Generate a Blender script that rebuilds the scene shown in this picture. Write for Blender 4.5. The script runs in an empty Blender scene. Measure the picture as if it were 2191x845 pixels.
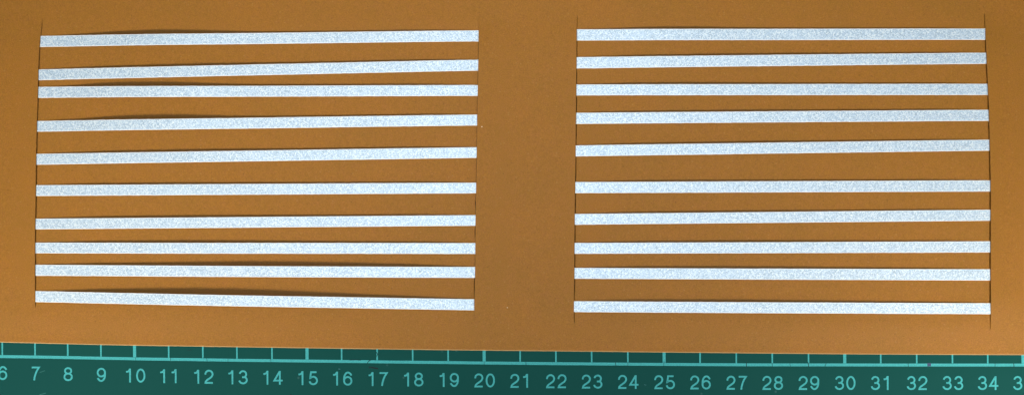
import bpy, bmesh, math, random
from mathutils import Vector, noise

random.seed(7)
scn = bpy.context.scene
C = bpy.data.collections.new("scene"); scn.collection.children.link(C)

# ------------------------------------------------------------------ camera, light, exposure
H = 0.42                      # camera height above the mat, metres
W = 0.285                     # width of mat seen, metres
S = W / 2191.0                # metres per photo pixel on the mat
cam = bpy.data.cameras.new("camera"); cam_o = bpy.data.objects.new("camera", cam); C.objects.link(cam_o)
cam_o.location = (0, 0, H); cam.sensor_width = 36; cam.lens = 36 * H / W
cam.clip_start = 0.01; cam.clip_end = 20
scn.camera = cam_o

w = bpy.data.worlds.new("World"); scn.world = w; w.use_nodes = True
bg = w.node_tree.nodes["Background"]
bg.inputs[0].default_value = (0.80, 0.92, 1.0, 1); bg.inputs[1].default_value = 0.30

def lamp(name, loc, target, size, power, col, spread=180):
    l = bpy.data.lights.new(name, 'AREA'); l.shape = 'DISK'; l.size = size; l.energy = power; l.color = col; l.spread = math.radians(spread)
    o = bpy.data.objects.new(name, l); C.objects.link(o); o.location = loc
    o.rotation_euler = (Vector(target) - Vector(loc)).to_track_quat('-Z', 'Y').to_euler()
    return o
lamp("lamp", (-0.293, -0.375, 0.366), (-0.136, -0.053, 0), 0.19, 0.134, (1.0, 0.95, 0.84), 30.8)
lamp("lamp", (0.243, -0.339, 0.432), (0.181, -0.120, 0), 0.18, 0.158, (1.0, 0.95, 0.84), 26)
lamp("lamp", (0.087, -0.502, 0.610), (0.057, 0.200, 0), 0.22, 0.240, (1.0, 0.96, 0.88), 31.6)  # added fill light, brightens the upper middle of the card
lamp("lamp", (0.0, 0.0, 1.20), (0, 0, 0), 0.25, 2.3, (0.75, 0.88, 1.0))  # added overhead light, gives the strips their glow at the centre

scn.view_settings.view_transform = 'Standard'; scn.view_settings.look = 'None'
scn.view_settings.exposure = 0; scn.view_settings.gamma = 1

# ------------------------------------------------------------------ helpers
def P(px, py, z=0.0):          # a spot measured on the photo -> metres, at height z above the mat
    k = S * (H - z) / H
    return ((px - 1095.5) * k, -(py - 422.5) * k, z)

def interp(pts, t):
    if t <= pts[0][0]:
        (a, b), (c, d) = pts[0], pts[1]
    elif t >= pts[-1][0]:
        (a, b), (c, d) = pts[-2], pts[-1]
    else:
        for i in range(len(pts) - 1):
            if pts[i][0] <= t <= pts[i + 1][0]:
                (a, b), (c, d) = pts[i], pts[i + 1]; break
    return b + (d - b) * (t - a) / (c - a)

def sm(t):
    t = max(0.0, min(1.0, t)); return t * t * (3 - 2 * t)

def link(name, verts, faces, mat, parent=None, smooth=False):
    me = bpy.data.meshes.new(name); me.from_pydata(verts, [], faces); me.update()
    if smooth:
        for p in me.polygons: p.use_smooth = True
    o = bpy.data.objects.new(name, me); C.objects.link(o); me.materials.append(mat)
    if parent: o.parent = parent
    return o

def tag(o, label=None, cat=None, group=None, kind=None):
    if label: o['label'] = label
    if cat: o['category'] = cat
    if group: o['group'] = group
    if kind: o['kind'] = kind
    return o

def empty(name, loc=(0, 0, 0)):
    o = bpy.data.objects.new(name, None); o.empty_display_size = 0.01; C.objects.link(o); o.location = loc
    return o

class N:                      # tiny node helper
    def __init__(s, name, rough=0.6, spec=0.5):
        s.m = bpy.data.materials.new(name); s.m.use_nodes = True; s.t = s.m.node_tree
        s.b = s.t.nodes["Principled BSDF"]; s.b.inputs['Roughness'].default_value = rough
        s.b.inputs['Specular IOR Level'].default_value = spec
        s.co = s.t.nodes.new('ShaderNodeTexCoord').outputs['Object']
    def l(s, a, b): s.t.links.new(a, b)
    def noise(s, scale, detail=2, rough=0.5, vec=None):
        n = s.t.nodes.new('ShaderNodeTexNoise'); n.inputs['Scale'].default_value = scale
        n.inputs['Detail'].default_value = detail; n.inputs['Roughness'].default_value = rough
        s.l(vec or s.co, n.inputs['Vector']); return n.outputs['Fac']
    def voro(s, scale, out='Color', feature='F1'):
        n = s.t.nodes.new('ShaderNodeTexVoronoi'); n.feature = feature; n.inputs['Scale'].default_value = scale
        s.l(s.co, n.inputs['Vector']); return n.outputs[out]
    def ramp(s, fac, stops, const=False):
        n = s.t.nodes.new('ShaderNodeValToRGB'); e = n.color_ramp.elements
        if const: n.color_ramp.interpolation = 'CONSTANT'
        while len(e) > 1: e.remove(e[-1])
        e[0].position = stops[0][0]; e[0].color = (*stops[0][1], 1)
        for p, c in stops[1:]:
            k = e.new(p); k.color = (*c, 1)
        s.l(fac, n.inputs[0]); return n.outputs[0]
    def mix(s, fac, a, b, mode='MIX'):
        n = s.t.nodes.new('ShaderNodeMix'); n.data_type = 'RGBA'; n.blend_type = mode
        for i, v in ((0, fac), (6, a), (7, b)):
            if isinstance(v, (int, float)): n.inputs[i].default_value = v
            elif isinstance(v, tuple): n.inputs[i].default_value = (*v, 1)
            else: s.l(v, n.inputs[i])
        return n.outputs[2]
    def sep(s, col, ch=0):
        n = s.t.nodes.new('ShaderNodeSeparateColor'); s.l(col, n.inputs[0]); return n.outputs[ch]
    def math(s, op, a, b=0.0):
        n = s.t.nodes.new('ShaderNodeMath'); n.operation = op
        for i, v in ((0, a), (1, b)):
            if isinstance(v, (int, float)): n.inputs[i].default_value = v
            else: s.l(v, n.inputs[i])
        return n.outputs[0]
    def bump(s, h, dist, strength=1.0):
        n = s.t.nodes.new('ShaderNodeBump'); n.inputs['Distance'].default_value = dist
        n.inputs['Strength'].default_value = strength; s.l(h, n.inputs['Height'])
        s.l(n.outputs[0], s.b.inputs['Normal'])
    def col(s, c):
        if isinstance(c, tuple): s.b.inputs['Base Color'].default_value = (*c, 1)
        else: s.l(c, s.b.inputs['Base Color'])
        return s.m
g3 = lambda v: (v, v, v)

# ------------------------------------------------------------------ materials
def card_material():
    n = N("tan_card", 0.48, 0.24)
    base = (0.338, 0.137, 0.0120)
    c = n.mix(n.ramp(n.noise(60, 4, 0.6), [(0.35, g3(0)), (0.65, g3(1))]), base, (0.372, 0.142, 0.0125))
    c = n.mix(n.math('MULTIPLY', n.noise(420, 3, 0.6), 0.35), c, (0.30, 0.143, 0.019))
    c = n.mix(n.ramp(n.noise(900, 3, 0.7), [(0.42, g3(0)), (0.7, g3(0.5))]), c, (0.375, 0.140, 0.026))
    fine = n.ramp(n.noise(3800, 2, 0.6), [(0.25, g3(0.74)), (0.75, g3(1.26))])
    c = n.mix(1.0, c, fine, 'MULTIPLY')
    v = n.voro(900, 'Distance'); vc = n.voro(900, 'Color')          # sparse fibres and flecks
    near = n.ramp(v, [(0.10, g3(1)), (0.24, g3(0))])
    dark = n.math('MULTIPLY', n.sep(near), n.math('GREATER_THAN', n.sep(vc, 0), 0.80))
    lite = n.math('MULTIPLY', n.sep(near), n.math('LESS_THAN', n.sep(vc, 0), 0.22))
    c = n.mix(n.math('MULTIPLY', dark, 0.3), c, (0.10, 0.035, 0.008))
    c = n.mix(n.math('MULTIPLY', lite, 0.2), c, (0.55, 0.33, 0.12))
    n.bump(n.noise(2600, 3, 0.6), 0.00003, 0.7)
    return n.col(c)

def strip_material():
    n = N("silver_reflective", 0.40, 0.5); n.b.inputs["Metallic"].default_value = 0.30
    a = n.sep(n.voro(4000, 'Color'), 0)
    b = n.noise(4600, 2, 0.75)
    k = n.math('ADD', n.math('MULTIPLY', a, 0.5), n.math('MULTIPLY', b, 0.75))
    c = n.ramp(k, [(0.20, (0.29, 0.37, 0.44)), (0.42, (0.47, 0.59, 0.70)), (0.60, (0.58, 0.71, 0.84)),
                   (0.80, (0.84, 0.92, 0.96)), (1.0, (0.97, 0.99, 0.99))])
    big = n.noise(150, 2, 0.5)
    c = n.mix(n.ramp(big, [(0.4, g3(0.0)), (0.65, g3(0.2))]), c, (0.68, 0.81, 0.93))
    n.bump(n.noise(3000, 2, 0.6), 0.00004, 0.6)
    return n.col(c)

def mat_material():
    n = N("green_cutting_mat", 0.6, 0.08)
    c = n.mix(n.noise(18, 3, 0.6), (0.001, 0.060, 0.052), (0.005, 0.074, 0.062))
    c = n.mix(n.math('MULTIPLY', n.noise(2500, 2, 0.6), 0.35), c, (0.012, 0.085, 0.075))
    v = n.voro(260, 'Distance'); vc = n.voro(260, 'Color')
    spot = n.math('MULTIPLY', n.sep(n.ramp(v, [(0.05, g3(1)), (0.12, g3(0))])), n.math('GREATER_THAN', n.sep(vc, 1), 0.82))
    c = n.mix(n.math('MULTIPLY', spot, 0.5), c, (0.06, 0.16, 0.15))
    n.bump(n.noise(4000, 2, 0.5), 0.00002, 0.6)
    return n.col(c)

def print_material():
    n = N("cyan_print", 0.6, 0.15)
    c = n.ramp(n.noise(4200, 2, 0.7), [(0.28, (0.04, 0.29, 0.30)), (0.5, (0.06, 0.42, 0.42)), (0.75, (0.10, 0.52, 0.52))])
    c = n.mix(n.ramp(n.noise(300, 3, 0.7), [(0.62, g3(0)), (0.75, g3(0.35))]), c, (0.02, 0.16, 0.16))
    return n.col(c)

def plain(name, c, rough=0.7):
    n = N(name, rough, 0.3)
    return n.col(n.mix(n.noise(2500, 2, 0.6), tuple(x * 0.85 for x in c), tuple(min(1, x * 1.15) for x in c)))

M_card, M_strip, M_mat, M_print = card_material(), strip_material(), mat_material(), print_material()
M_cutedge = plain("card_core", (0.56, 0.33, 0.13), 0.8)
M_scratch = plain("cut_groove", (0.006, 0.035, 0.036), 0.8)
M_stain = plain("dark_stain", (0.004, 0.012, 0.016), 0.6)
M_purple = plain("ink_stain", (0.05, 0.075, 0.15), 0.6)
M_rim = plain("strip_bright_rim", (0.93, 0.94, 0.93), 0.5)  # bright halo along the strip edges, put into the rim colour
M_fleck = plain("pale_fibre", (0.8, 0.66, 0.42), 0.6)

mm = 0.001
# ------------------------------------------------------------------ the cutting mat
mat_root = tag(empty("cutting_mat"), "dark green self-healing cutting mat with cyan centimetre scale under the brown card", "cutting mat")

def rounded_sheet(x0, y0, x1, y1, r, zt, zb, bev):
    def ring(off, z):
        out = []
        for cx, cy, a0 in ((x1 - r, y1 - r, 0), (x0 + r, y1 - r, 90), (x0 + r, y0 + r, 180), (x1 - r, y0 + r, 270)):
            for k in range(9):
                a = math.radians(a0 + k * 90 / 8)
                out.append((cx + (r - off) * math.cos(a), cy + (r - off) * math.sin(a), z))
        return out
    rings = [ring(bev, zt), ring(0, zt - bev), ring(0, zb)]
    v = sum(rings, []); n = len(rings[0]); f = [tuple(range(n))]
    for j in range(2):
        for i in range(n):
            k = (i + 1) % n; f.append((j * n + i, (j + 1) * n + i, (j + 1) * n + k, j * n + k))
    f.append(tuple(reversed(range(2 * n, 3 * n))))
    return v, f
v, f = rounded_sheet(-0.215, -0.080, 0.235, 0.225, 0.006, 0.0, -3 * mm, 0.3 * mm)
link("mat_sheet", v, f, M_mat, mat_root)

ZP = 0.03 * mm
border = [(-260, 756.5), (0, 762), (100, 763.2), (200, 765.2), (300, 767), (400, 768.4), (500, 769.8), (600, 770.9), (700, 772), (800, 773.1),
          (900, 774.2), (1000, 775.3), (1100, 776.3), (1200, 777.2), (1300, 777.9), (1400, 778.6), (1500, 779.1), (1600, 779.6), (1700, 779.8),
          (1800, 779.8), (1900, 780), (2191, 780.1), (2500, 780.0)]
def ribbon(pts, wd, z, out_v, out_f, solid=True):
    """flat mitred ribbon of print along a polyline of photo-scale points"""
    n = len(pts); L = []; R = []
    for i in range(n):
        a = Vector(pts[max(0, i - 1)]); b = Vector(pts[min(n - 1, i + 1)]); p = Vector(pts[i])
        d0 = (p - a).normalized() if i > 0 else (b - p).normalized()
        d1 = (b - p).normalized() if i < n - 1 else d0
        d = (d0 + d1)
        d = d.normalized() if d.length > 1e-6 else d0
        nn = Vector((-d.y, d.x)); c = max(0.5, nn.dot(Vector((-d0.y, d0.x))))
        L.append(p + nn * wd / 2 / c); R.append(p - nn * wd / 2 / c)
    s = len(out_v)
    for a, b in zip(L, R):
        out_v.append(P(a.x, a.y, z)); out_v.append(P(b.x, b.y, z))
    for i in range(n - 1):
        out_f.append((s + 2 * i, s + 2 * i + 2, s + 2 * i + 3, s + 2 * i + 1))

v, f = [], []
xs = list(range(-240, 2470, 20))
ribbon([(x, interp(border, x)) for x in xs], 6.2, ZP, v, f)
link("border_line", v, f, M_print, mat_root)

ticks = {6: 5, 7: 75, 8: 145, 9: 216, 10: 288, 11: 361, 12: 434, 13: 507, 14: 582, 15: 657, 16: 731, 17: 807, 18: 883, 19: 959,
         20: 1036, 21: 1113, 22: 1189.5, 23: 1266, 24: 1343.5, 25: 1421, 26: 1498, 27: 1575.5, 28: 1652.5, 29: 1730, 30: 1807.5,
         31: 1884.5, 32: 1961.5, 33: 2038, 34: 2113.5, 35: 2189}
for k in (5, 4, 3): ticks[k] = ticks[k + 1] - 69.5
for k in (36, 37, 38): ticks[k] = ticks[k - 1] + 75
for n_, x in sorted(ticks.items()):
    v, f = [], []
    yb = interp(border, x)
    ribbon([(x, yb - 3.45), (x - 0.3, yb - 40), (x - 0.5, yb - 75)], 6.6 if n_ % 5 == 0 else 3.2, ZP, v, f)
    link("tick_mark", v, f, M_print, mat_root)

def arc(cx, cy, rx, ry, a0, a1, n=18):
    return [(cx + rx * math.cos(math.radians(a0 + (a1 - a0) * i / n)), cy + ry * math.sin(math.radians(a0 + (a1 - a0) * i / n))) for i in range(n + 1)]
six = [arc(0, 10.2, 7.9, 8.2, 0, 360, 32), arc(0.4, 14.5, 8.3, 13.5, 200, 62, 20) + [(6.6, 24.0), (7.6, 21.6)]]
DIG = {
 '0': [arc(0, 15, 8, 13, 0, 360, 36)],
 '1': [[(1.8, 0.2), (1.8, 29.8)], [(-6.8, 22.9), (-3.2, 23.3), (-0.8, 24.6), (1.3, 28.6)]],
 '2': [[(-7.7, 19.6)] + arc(0, 20.4, 7.7, 7.6, 172, -18, 18) + [(5.2, 14.4), (1.0, 11.2), (-4.0, 7.8), (-6.6, 5.0), (-7.4, 2.0), (8.2, 2.0)]],
 '3': [arc(-0.2, 21.4, 6.9, 6.6, 172, -75, 20) + [(-2.0, 15.2)], arc(0, 9.0, 8.0, 7.0, 78, -172, 22)],
 '4': [[(3.6, 0.2), (3.6, 29.4)], [(3.0, 27.8), (-8.2, 8.9), (9.6, 8.9)]],
 '5': [[(7.0, 27.8), (-4.6, 27.8), (-6.5, 15.0)] + arc(0.2, 10.0, 8.0, 8.0, 140, -168, 24)],
 '6': six,
 '7': [[(-8.0, 27.8), (7.6, 27.8), (3.4, 21.4), (0.2, 14.0), (-1.8, 7.0), (-2.6, 0.3)]],
 '8': [arc(0, 21.9, 6.7, 6.0, 0, 360, 30), arc(0, 9.1, 8.0, 7.0, 0, 360, 32)],
 '9': [[(-x, 30 - y) for x, y in s] for s in six],
}
for n_, x in sorted(ticks.items()):
    v, f = [], []; s = str(n_); yb = interp(border, x)
    base = yb + interp([(0, 50), (435, 51.2), (960, 52.1), (1700, 53.6), (2191, 53.4)], x)
    for i, ch in enumerate(s):
        cx = x + 0.8 + (i - (len(s) - 1) / 2) * 24.6
        for j, st in enumerate(DIG[ch]):
            ribbon([(cx + a, base - b) for a, b in st], 3.7, ZP + 0.008 * mm * j, v, f)
    o = link("number", v, f, M_print, mat_root)
    o['label'] = "printed number " + s

# wear on the mat: knife cuts and small stains
def scratch(pts, wd, mat, name="scratch", z=0.05 * mm):
    v, f = [], []
    ribbon(pts, wd, z, v, f); link(name, v, f, mat, mat_root)
for pts, wd in (
    ([(365, 764), (364.6, 772)], .9), ([(442, 765), (443.5, 773)], 1.0), ([(488, 767), (487.5, 775)], .8), ([(579, 766), (580, 775)], .9),
    ([(786, 776), (789, 771.5), (794, 769)], 1.5), ([(805, 752), (808, 757), (806, 762)], 1.4), ([(748, 769.5), (762, 769), (772, 770)], 1.3),
    ([(1125, 772), (1126, 781)], 1.0), ([(1316, 773), (1318, 782)], 1.3), ([(1343.5, 773), (1343.4, 783)], .9), ([(1421, 772), (1420, 783)], 1.0),
    ([(1597, 774), (1597.6, 784)], 1.6), ([(1652, 775), (1653, 785)], 1.0), ([(1690, 774), (1691, 783)], .9), ([(1729, 774), (1730, 784)], 1.6),
    ([(1768, 776), (1765, 783)], 1.2), ([(1943, 776), (1943.5, 784)], 1.2), ([(2129, 776), (2129, 784)], 1.1), ([(2169, 776), (2169.6, 786)], 1.6),
    ([(290, 764), (290.5, 771)], .8), ([(1036, 773), (1036, 781)], .8)):
    scratch(pts, wd, M_scratch)
scratch([(794, 785), (800, 786.2), (809, 788)], 2.6, M_stain, "stain")
scratch([(790, 783), (792, 787)], 4.0, M_scratch, "stain", 0.045 * mm)
scratch([(1984, 779.5), (1992, 779)], 7.0, M_purple, "stain")
scratch([(85, 796), (96, 792)], 1.2, plain("pale_scuff", (0.03, 0.17, 0.15)), "scratch")
scratch([(84, 844), (98, 840)], 1.6, plain("pale_scuff", (0.03, 0.17, 0.15)), "scratch")
scratch([(724, 788.5), (728, 788.8)], 1.4, plain("pale_scuff", (0.06, 0.2, 0.22)), "scratch")
scratch([(311, 738.8), (314, 740.2)], 2.0, M_stain, "stain", 0.06 * mm)
scratch([(621, 843), (624, 846)], 3.0, M_stain, "stain")
scratch([(400, 749), (411, 748)], .8, M_scratch)
scratch([(1378, 822), (1383, 823)], 1.4, plain("pale_scuff", (0.03, 0.15, 0.15)), "scratch")

# ------------------------------------------------------------------ the card with its four slits
SLIT = [
 [(40, 90.2), (57, 89.5), (77, 86.7), (104, 84.4), (148, 82), (172, 81.7), (210, 80.9), (259, 79), (282, 78.7), (325, 77.5), (353, 77.2), (396, 76.7),
  (440, 76.2), (467, 75.5), (520, 75), (566, 75), (622, 75.2), (648, 75.6), (659, 75.6)],
 [(38, 1025), (65, 1024.4), (128, 1023.4), (182, 1022.6), (245, 1020.9), (315, 1020.2), (390, 1018.9), (460, 1017.6), (520, 1017), (570, 1016.6),
  (640, 1015.1), (688, 1014.4)],
 [(31, 1235.3), (63, 1233.9), (122, 1233.6), (181, 1233), (241, 1232.4), (311, 1231.8), (389, 1231), (457, 1229.8), (519, 1229.2), (572, 1228.9),
  (643, 1228), (694, 1228.3)],
 [(30, 2106.4), (61, 2108.4), (86, 2109.2), (113, 2110.6), (180, 2113.6), (235, 2116.1), (299, 2117.6), (386, 2119.9), (448, 2120.2),
  (516, 2119.8), (575, 2119.8), (648, 2120), (672, 2120), (703, 2118.9)],
]
ENDS = [(s[0][0], s[-1][0]) for s in SLIT]
GAP = [2.4, 0.6, 2.6, 3.3]           # slit opening, photo px; always on the panel's side
PANEL_SIDE = [1, -1, 1, -1]
EDGE = [(-300, 724), (0, 730.5), (100, 733.2), (200, 735.6), (300, 737.6), (400, 739), (500, 740.6), (600, 742), (700, 743.6), (800, 745), (900, 746.4),
        (1000, 747.6), (1100, 748.6), (1200, 749.6), (1300, 750.7), (1400, 751.8), (1500, 752.8), (1600, 753.8), (1700, 754.8), (1800, 755.8),
        (1900, 756.3), (2000, 756.8), (2191, 757.6), (2500, 758.4)]
TH = 0.26 * mm
LIFT = [0.26, 0.42, 0.16, 0.55]      # rise of the margin / middle at each slit (mm)

def slit_w(i, y):
    a, b = ENDS[i]
    return sm((y - a) / 70) * sm((b - y) / 70)
def card_z(x, y, reg):
    """height of the card's upper face in metres. regions 0 margin, 1 left panel, 2 middle, 3 right panel, 4 margin"""
    z = 0.62
    def side(i):
        d = abs(x - interp(SLIT[i], max(ENDS[i][0], min(ENDS[i][1], y))))
        return d, slit_w(i, y)
    if reg in (0, 2, 4):
        for i in {0: (0,), 2: (1, 2), 4: (3,)}[reg]:
            d, ww = side(i); z += LIFT[i] * ww * math.exp(-d / 55)
    else:
        dl, wl = side(reg - 1); dr, wr = side(reg)
        ww = min(wl, wr)
        z -= 0.20 * ww
        if reg == 1: z -= 0.20 * wr * math.exp(-dr / 16)
        if reg == 3: z += 0.18 * wl * math.exp(-dl / 60)
    e = interp(EDGE, x)
    z -= 0.30 * sm((y - e + 70) / 70)
    z += 0.05 * noise.noise(Vector((x / 400, y / 300, 3.1)))
    return max(z, 0.30) * mm

YTOP = -330
rows = sorted(set([YTOP + i * 40 for i in range(9)] + [30 + i * 8 for i in range(-1, 86)] + [e for p in ENDS for e in p]))
rows = [r for i, r in enumerate(rows) if i == 0 or r - rows[i - 1] > 1e-6]
tail = [0.35, 0.65, 0.85, 0.95, 1.0]
nrow = len(rows) + len(tail)
def cluster(n, lo, hi):      # 0..1 parameters, finer where lo/hi set
    out = []
    for i in range(n + 1):
        t = i / n
        if lo and hi: t = 0.5 - 0.5 * math.cos(math.pi * t)
        elif hi: t = math.sin(math.pi / 2 * t)
        elif lo: t = 1 - math.cos(math.pi / 2 * t)
        out.append(t)
    return out
REG = [cluster(14, False, True), cluster(64, True, True), cluster(30, True, True), cluster(64, True, True), cluster(14, True, False)]
XL, XR = -190, 2390
bm = bmesh.new()
grid = {}
shared = {}
for r in range(nrow):
    for reg in range(5):
        for c, t in enumerate(REG[reg]):
            yref = rows[r] if r < len(rows) else None
            ys = yref if yref is not None else rows[-1]
            def sx(i): return interp(SLIT[i], max(ENDS[i][0] - 1, min(ENDS[i][1] + 1, ys)))
            xa = XL if reg == 0 else sx(reg - 1); xb = XR if reg == 4 else sx(reg)
            x = xa + (xb - xa) * t
            y = yref if yref is not None else rows[-1] + (interp(EDGE, x) - rows[-1]) * tail[r - len(rows)]
            onslit = None
            if c == 0 and reg > 0: onslit = reg - 1
            if c == len(REG[reg]) - 1 and reg < 4: onslit = reg
            if onslit is not None:
                a, b = ENDS[onslit]
                if a < y < b:
                    panel = reg in (1, 3)
                    if panel:
                        x += PANEL_SIDE[onslit] * GAP[onslit] * (0.7 + 0.45 * (y - a) / (b - a)) * min(1, (min(y - a, b - y) / 60 + 0.12)) ** 0.7
                        x += 0.25 * noise.noise(Vector((y / 14, onslit * 5, 0)))
                    z = card_z(x, y, reg)
                    grid[r, reg, c] = bm.verts.new(P(x, y, z)); continue
                key = (r, onslit)
                if key not in shared: shared[key] = bm.verts.new(P(x, y, card_z(x, y, reg)))
                grid[r, reg, c] = shared[key]; continue
            grid[r, reg, c] = bm.verts.new(P(x, y, card_z(x, y, reg)))
for r in range(nrow - 1):
    for reg in range(5):
        for c in range(len(REG[reg]) - 1):
            q = (grid[r, reg, c], grid[r + 1, reg, c], grid[r + 1, reg, c + 1], grid[r, reg, c + 1])
            bm.faces.new(q)
# give the sheet its thickness: a lower skin plus walls along every open edge
bm.normal_update()
top_faces = list(bm.faces); low = {}
for vtx in list(bm.verts): low[vtx] = bm.verts.new(vtx.co - Vector((0, 0, TH)))
be = [e for e in bm.edges if len(e.link_faces) == 1]
for e in be:
    fc = e.link_faces[0]; lp = [l for l in fc.loops if l.edge == e][0]
    a, b = lp.vert, lp.link_loop_next.vert
    bm.faces.new((b, a, low[a], low[b]))
for fc in top_faces: bm.faces.new([low[x] for x in reversed(fc.verts)])
me = bpy.data.meshes.new("card"); bm.to_mesh(me); bm.free()
me.materials.append(M_card)
for p in me.polygons: p.use_smooth = abs(p.normal.z) > 0.5
card_root = tag(empty("slotted_card"), "orange-brown card with four upright slits lying across the green cutting mat", "card")
o = bpy.data.objects.new("card_sheet", me); C.objects.link(o); o.parent = card_root
# pale fibres showing where the lower edge was cut
v, f = [], []
for i, x in enumerate(range(-190, 2391, 6)):
    e = interp(EDGE, x); zt = card_z(x, e, 0); j = 0.25 * noise.noise(Vector((x / 9, 0, 0)))
    v += [P(x, e - 0.2, zt + 0.012 * mm), P(x, e + 1.15 + j, zt - 0.02 * mm), P(x, e + 1.3 + j, zt - TH)]
    if i: 
        k = 3 * i; f += [(k - 3, k - 2, k + 1, k), (k - 2, k - 1, k + 2, k + 1)]
link("cut_edge", v, f, M_cutedge, card_root)
def fleck(px, py, r, reg):
    z = card_z(px, py, reg); x, y, _ = P(px, py, z)
    bm = bmesh.new(); bmesh.ops.create_icosphere(bm, subdivisions=2, radius=r)
    for q in bm.verts: q.co = Vector((q.co.x * 1.1 + x, q.co.y * 0.9 + y, q.co.z * 0.5 + z + r * 0.2))
    me = bpy.data.meshes.new("fleck"); bm.to_mesh(me); bm.free(); me.materials.append(M_fleck)
    o = bpy.data.objects.new("fleck", me); C.objects.link(o); o.parent = card_root
fleck(1031, 271.5, 0.17 * mm, 2)
fleck(1085.5, 657.5, 0.14 * mm, 2)

# ------------------------------------------------------------------ the ten woven silver strips
# (y top, y bottom) at the four slits, then bow height / peak on the left and right panel
STR = [
 ((77.3, 101.4), (65.3, 89.4), (63.2, 87.8), (61.6, 86.1), (.95, 340, 150), (.35, 1450, 130), "topmost of the ten silver strips, with a bowed shadow over its left half"),
 ((148.9, 172.3), (127.8, 151.9), (122.6, 147.4), (112.9, 137.2), (.25, 400, 200), (.15, 1600, 200), "second silver strip from the top, slanting up to the right just above the third"),
 ((186.0, 210.0), (182.0, 205.8), (181.0, 204.9), (179.5, 204.0), (.9, 310, 150), (.2, 1480, 150), "third silver strip from the top, nearly level and close under the second at left"),
 ((259.0, 282.2), (245.0, 269.0), (241.5, 265.8), (235.0, 259.2), (.9, 330, 150), (.15, 1600, 200), "fourth silver strip from the top, shadowed along its upper left edge"),
 ((329.3, 352.8), (314.8, 338.3), (311.0, 335.1), (298.8, 322.8), (.25, 400, 200), (.15, 1600, 200), "fifth silver strip from the top, with the widest card gap below it at right"),
 ((396.0, 419.6), (390.4, 413.9), (389.2, 413.6), (385.7, 410.0), (.1, 400, 200), (.1, 1600, 200), "sixth silver strip from the top, just below the widest gap at right"),
 ((467.6, 490.8), (459.8, 483.2), (457.3, 481.0), (448.4, 472.3), (.2, 400, 250), (.15, 1600, 200), "seventh silver strip from the top, fourth from the bottom, slanting up to the right"),
 ((518.7, 541.9), (519.4, 543.3), (519.1, 543.0), (515.8, 540.0), (.3, 450, 250), (.2, 1600, 200), "third silver strip from the bottom, level and between two closely spaced strips"),
 ((565.9, 589.8), (570.5, 594.5), (572.4, 596.2), (575.5, 600.0), (.95, 580, 290), (.25, 1600, 250), "second silver strip from the bottom, with a soft shadow along its upper left edge"),
 ((622.0, 645.9), (639.4, 663.7), (643.4, 667.4), (648.0, 671.8), (1.35, 480, 270), (.3, 1600, 250), "bottommost silver strip, slanting down to the right above the number scale"),
]
ST = 0.10                                  # strip thickness, mm
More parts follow.
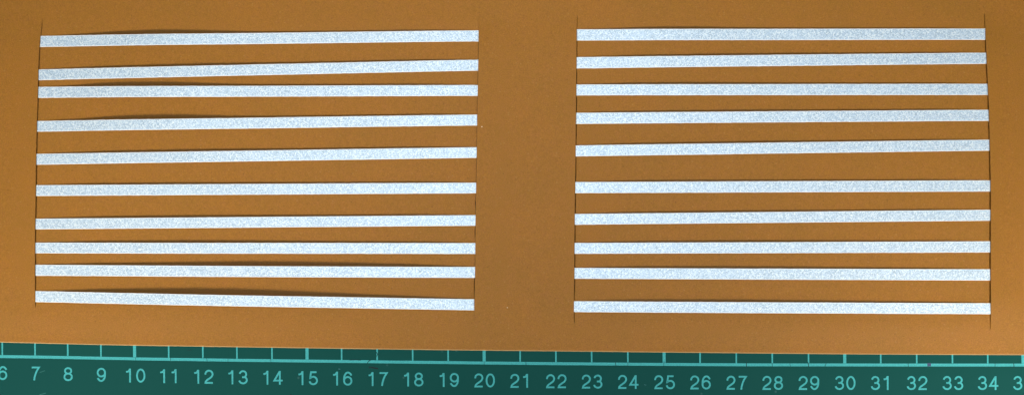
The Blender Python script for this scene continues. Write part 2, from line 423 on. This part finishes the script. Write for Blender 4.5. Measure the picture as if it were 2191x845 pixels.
def make_strip(spec):
    e1, e2, e3, e4, b1_, b2_, label = spec
    def yc(k, pair): return (pair[0] + pair[1]) / 2
    xs4 = [interp(SLIT[i], (e[0] + e[1]) / 2) for i, e in enumerate((e1, e2, e3, e4))]
    cy = [((e[0] + e[1]) / 2) for e in (e1, e2, e3, e4)]; wd = [(e[1] - e[0]) for e in (e1, e2, e3, e4)]
    ctr = list(zip(xs4, cy)); wid = list(zip(xs4, wd))
    xa, xb = xs4[0] - 74, xs4[3] + 68
    xs = []
    x = xa
    while x < xb:
        xs.append(x)
        dm = min(abs(x - q) for q in xs4); x += 2.0 if dm < 14 else 5.0
    xs.append(xb)
    def bump(x, b, lo, hi):                 # how far the strip arches clear of the card, mm
        A, c, sg = b; ends = sm((x - lo) / 150) * sm((hi - x) / 150)
        return (0.26 + A * math.exp(-((x - c) / sg) ** 2)) * ends
    v, f = [], []
    jitter = random.random() * 50
    for i, x in enumerate(xs):
        y = interp(ctr, x); wdt = interp(wid, x) if xs4[0] < x < xs4[3] else (wd[0] if x < xs4[0] else wd[3])
        wdt -= 0.5
        zz = []
        for yy in (y - wdt / 2, y + wdt / 2):
            if xs4[0] <= x <= xs4[1]:
                z = card_z(x, yy, 1) / mm + 0.08 + 0.10 * sm(min(x - xs4[0], xs4[1] - x) / 60) + bump(x, b1_, xs4[0], xs4[1])
            elif xs4[2] <= x <= xs4[3]:
                z = card_z(x, yy, 3) / mm + 0.08 + 0.10 * sm(min(x - xs4[2], xs4[3] - x) / 60) + bump(x, b2_, xs4[2], xs4[3])
            else:
                k = 0 if x < xs4[0] else (3 if x > xs4[3] else (1 if x - xs4[1] < xs4[2] - x else 2))
                reg = 1 if k in (0, 1) else 3
                zs = card_z(xs4[k] + PANEL_SIDE[k] * 3, yy, reg) / mm + 0.08
                d = abs(x - xs4[k]); under = card_z(x, yy, {0: 0, 1: 2, 2: 2, 3: 4}[k]) / mm - TH / mm - ST - 0.05
                z = 0.16 + (zs - 0.16) * math.exp(-d / 26)
                z = min(z, under) if d > 3 else min(z, under + 0.05)
            zz.append(z)
        zt = (zz[0] + zz[1]) / 2 + ST
        # slight waviness of the hand-cut edges
        n1 = 0.35 * noise.noise(Vector((x / 7, jitter, 0))); n2 = 0.35 * noise.noise(Vector((x / 7, jitter + 9, 0)))
        ref = 0.75 * mm
        ya, yb = P(0, y - wdt / 2 + n1, ref)[1], P(0, y + wdt / 2 + n2, ref)[1]
        X = P(x, 0, ref)[0]; c = 0.17 * mm
        zt *= mm
        prof = [(ya, zt - ST * mm), (ya, zt - 0.02 * mm), (ya - c, zt), (yb + c, zt), (yb, zt - 0.02 * mm), (yb, zt - ST * mm)]
        for (Y, Z) in prof: v.append((X, Y, Z))
        if i:
            b0, b1 = 6 * (i - 1), 6 * i
            for k in range(6):
                k2 = (k + 1) % 6; f.append((b0 + k, b1 + k, b1 + k2, b0 + k2))
    n = len(xs); f.append(tuple(range(6))); f.append(tuple(reversed(range(6 * (n - 1), 6 * n))))
    o = link("reflective_strip", v, f, M_strip)
    o.data.materials.append(M_rim)
    for p in o.data.polygons:
        if p.index % 6 in (1, 3) and p.index < 6 * (len(xs) - 1): p.material_index = 1
    bm = bmesh.new(); bm.from_mesh(o.data); bmesh.ops.recalc_face_normals(bm, faces=bm.faces); bm.to_mesh(o.data); bm.free()
    tag(o, label + ", woven through the brown card" if len(label.split()) < 12 else label, "strip", "silver reflective strips woven through the slits of the card")
    return o
for s in STR: make_strip(s)
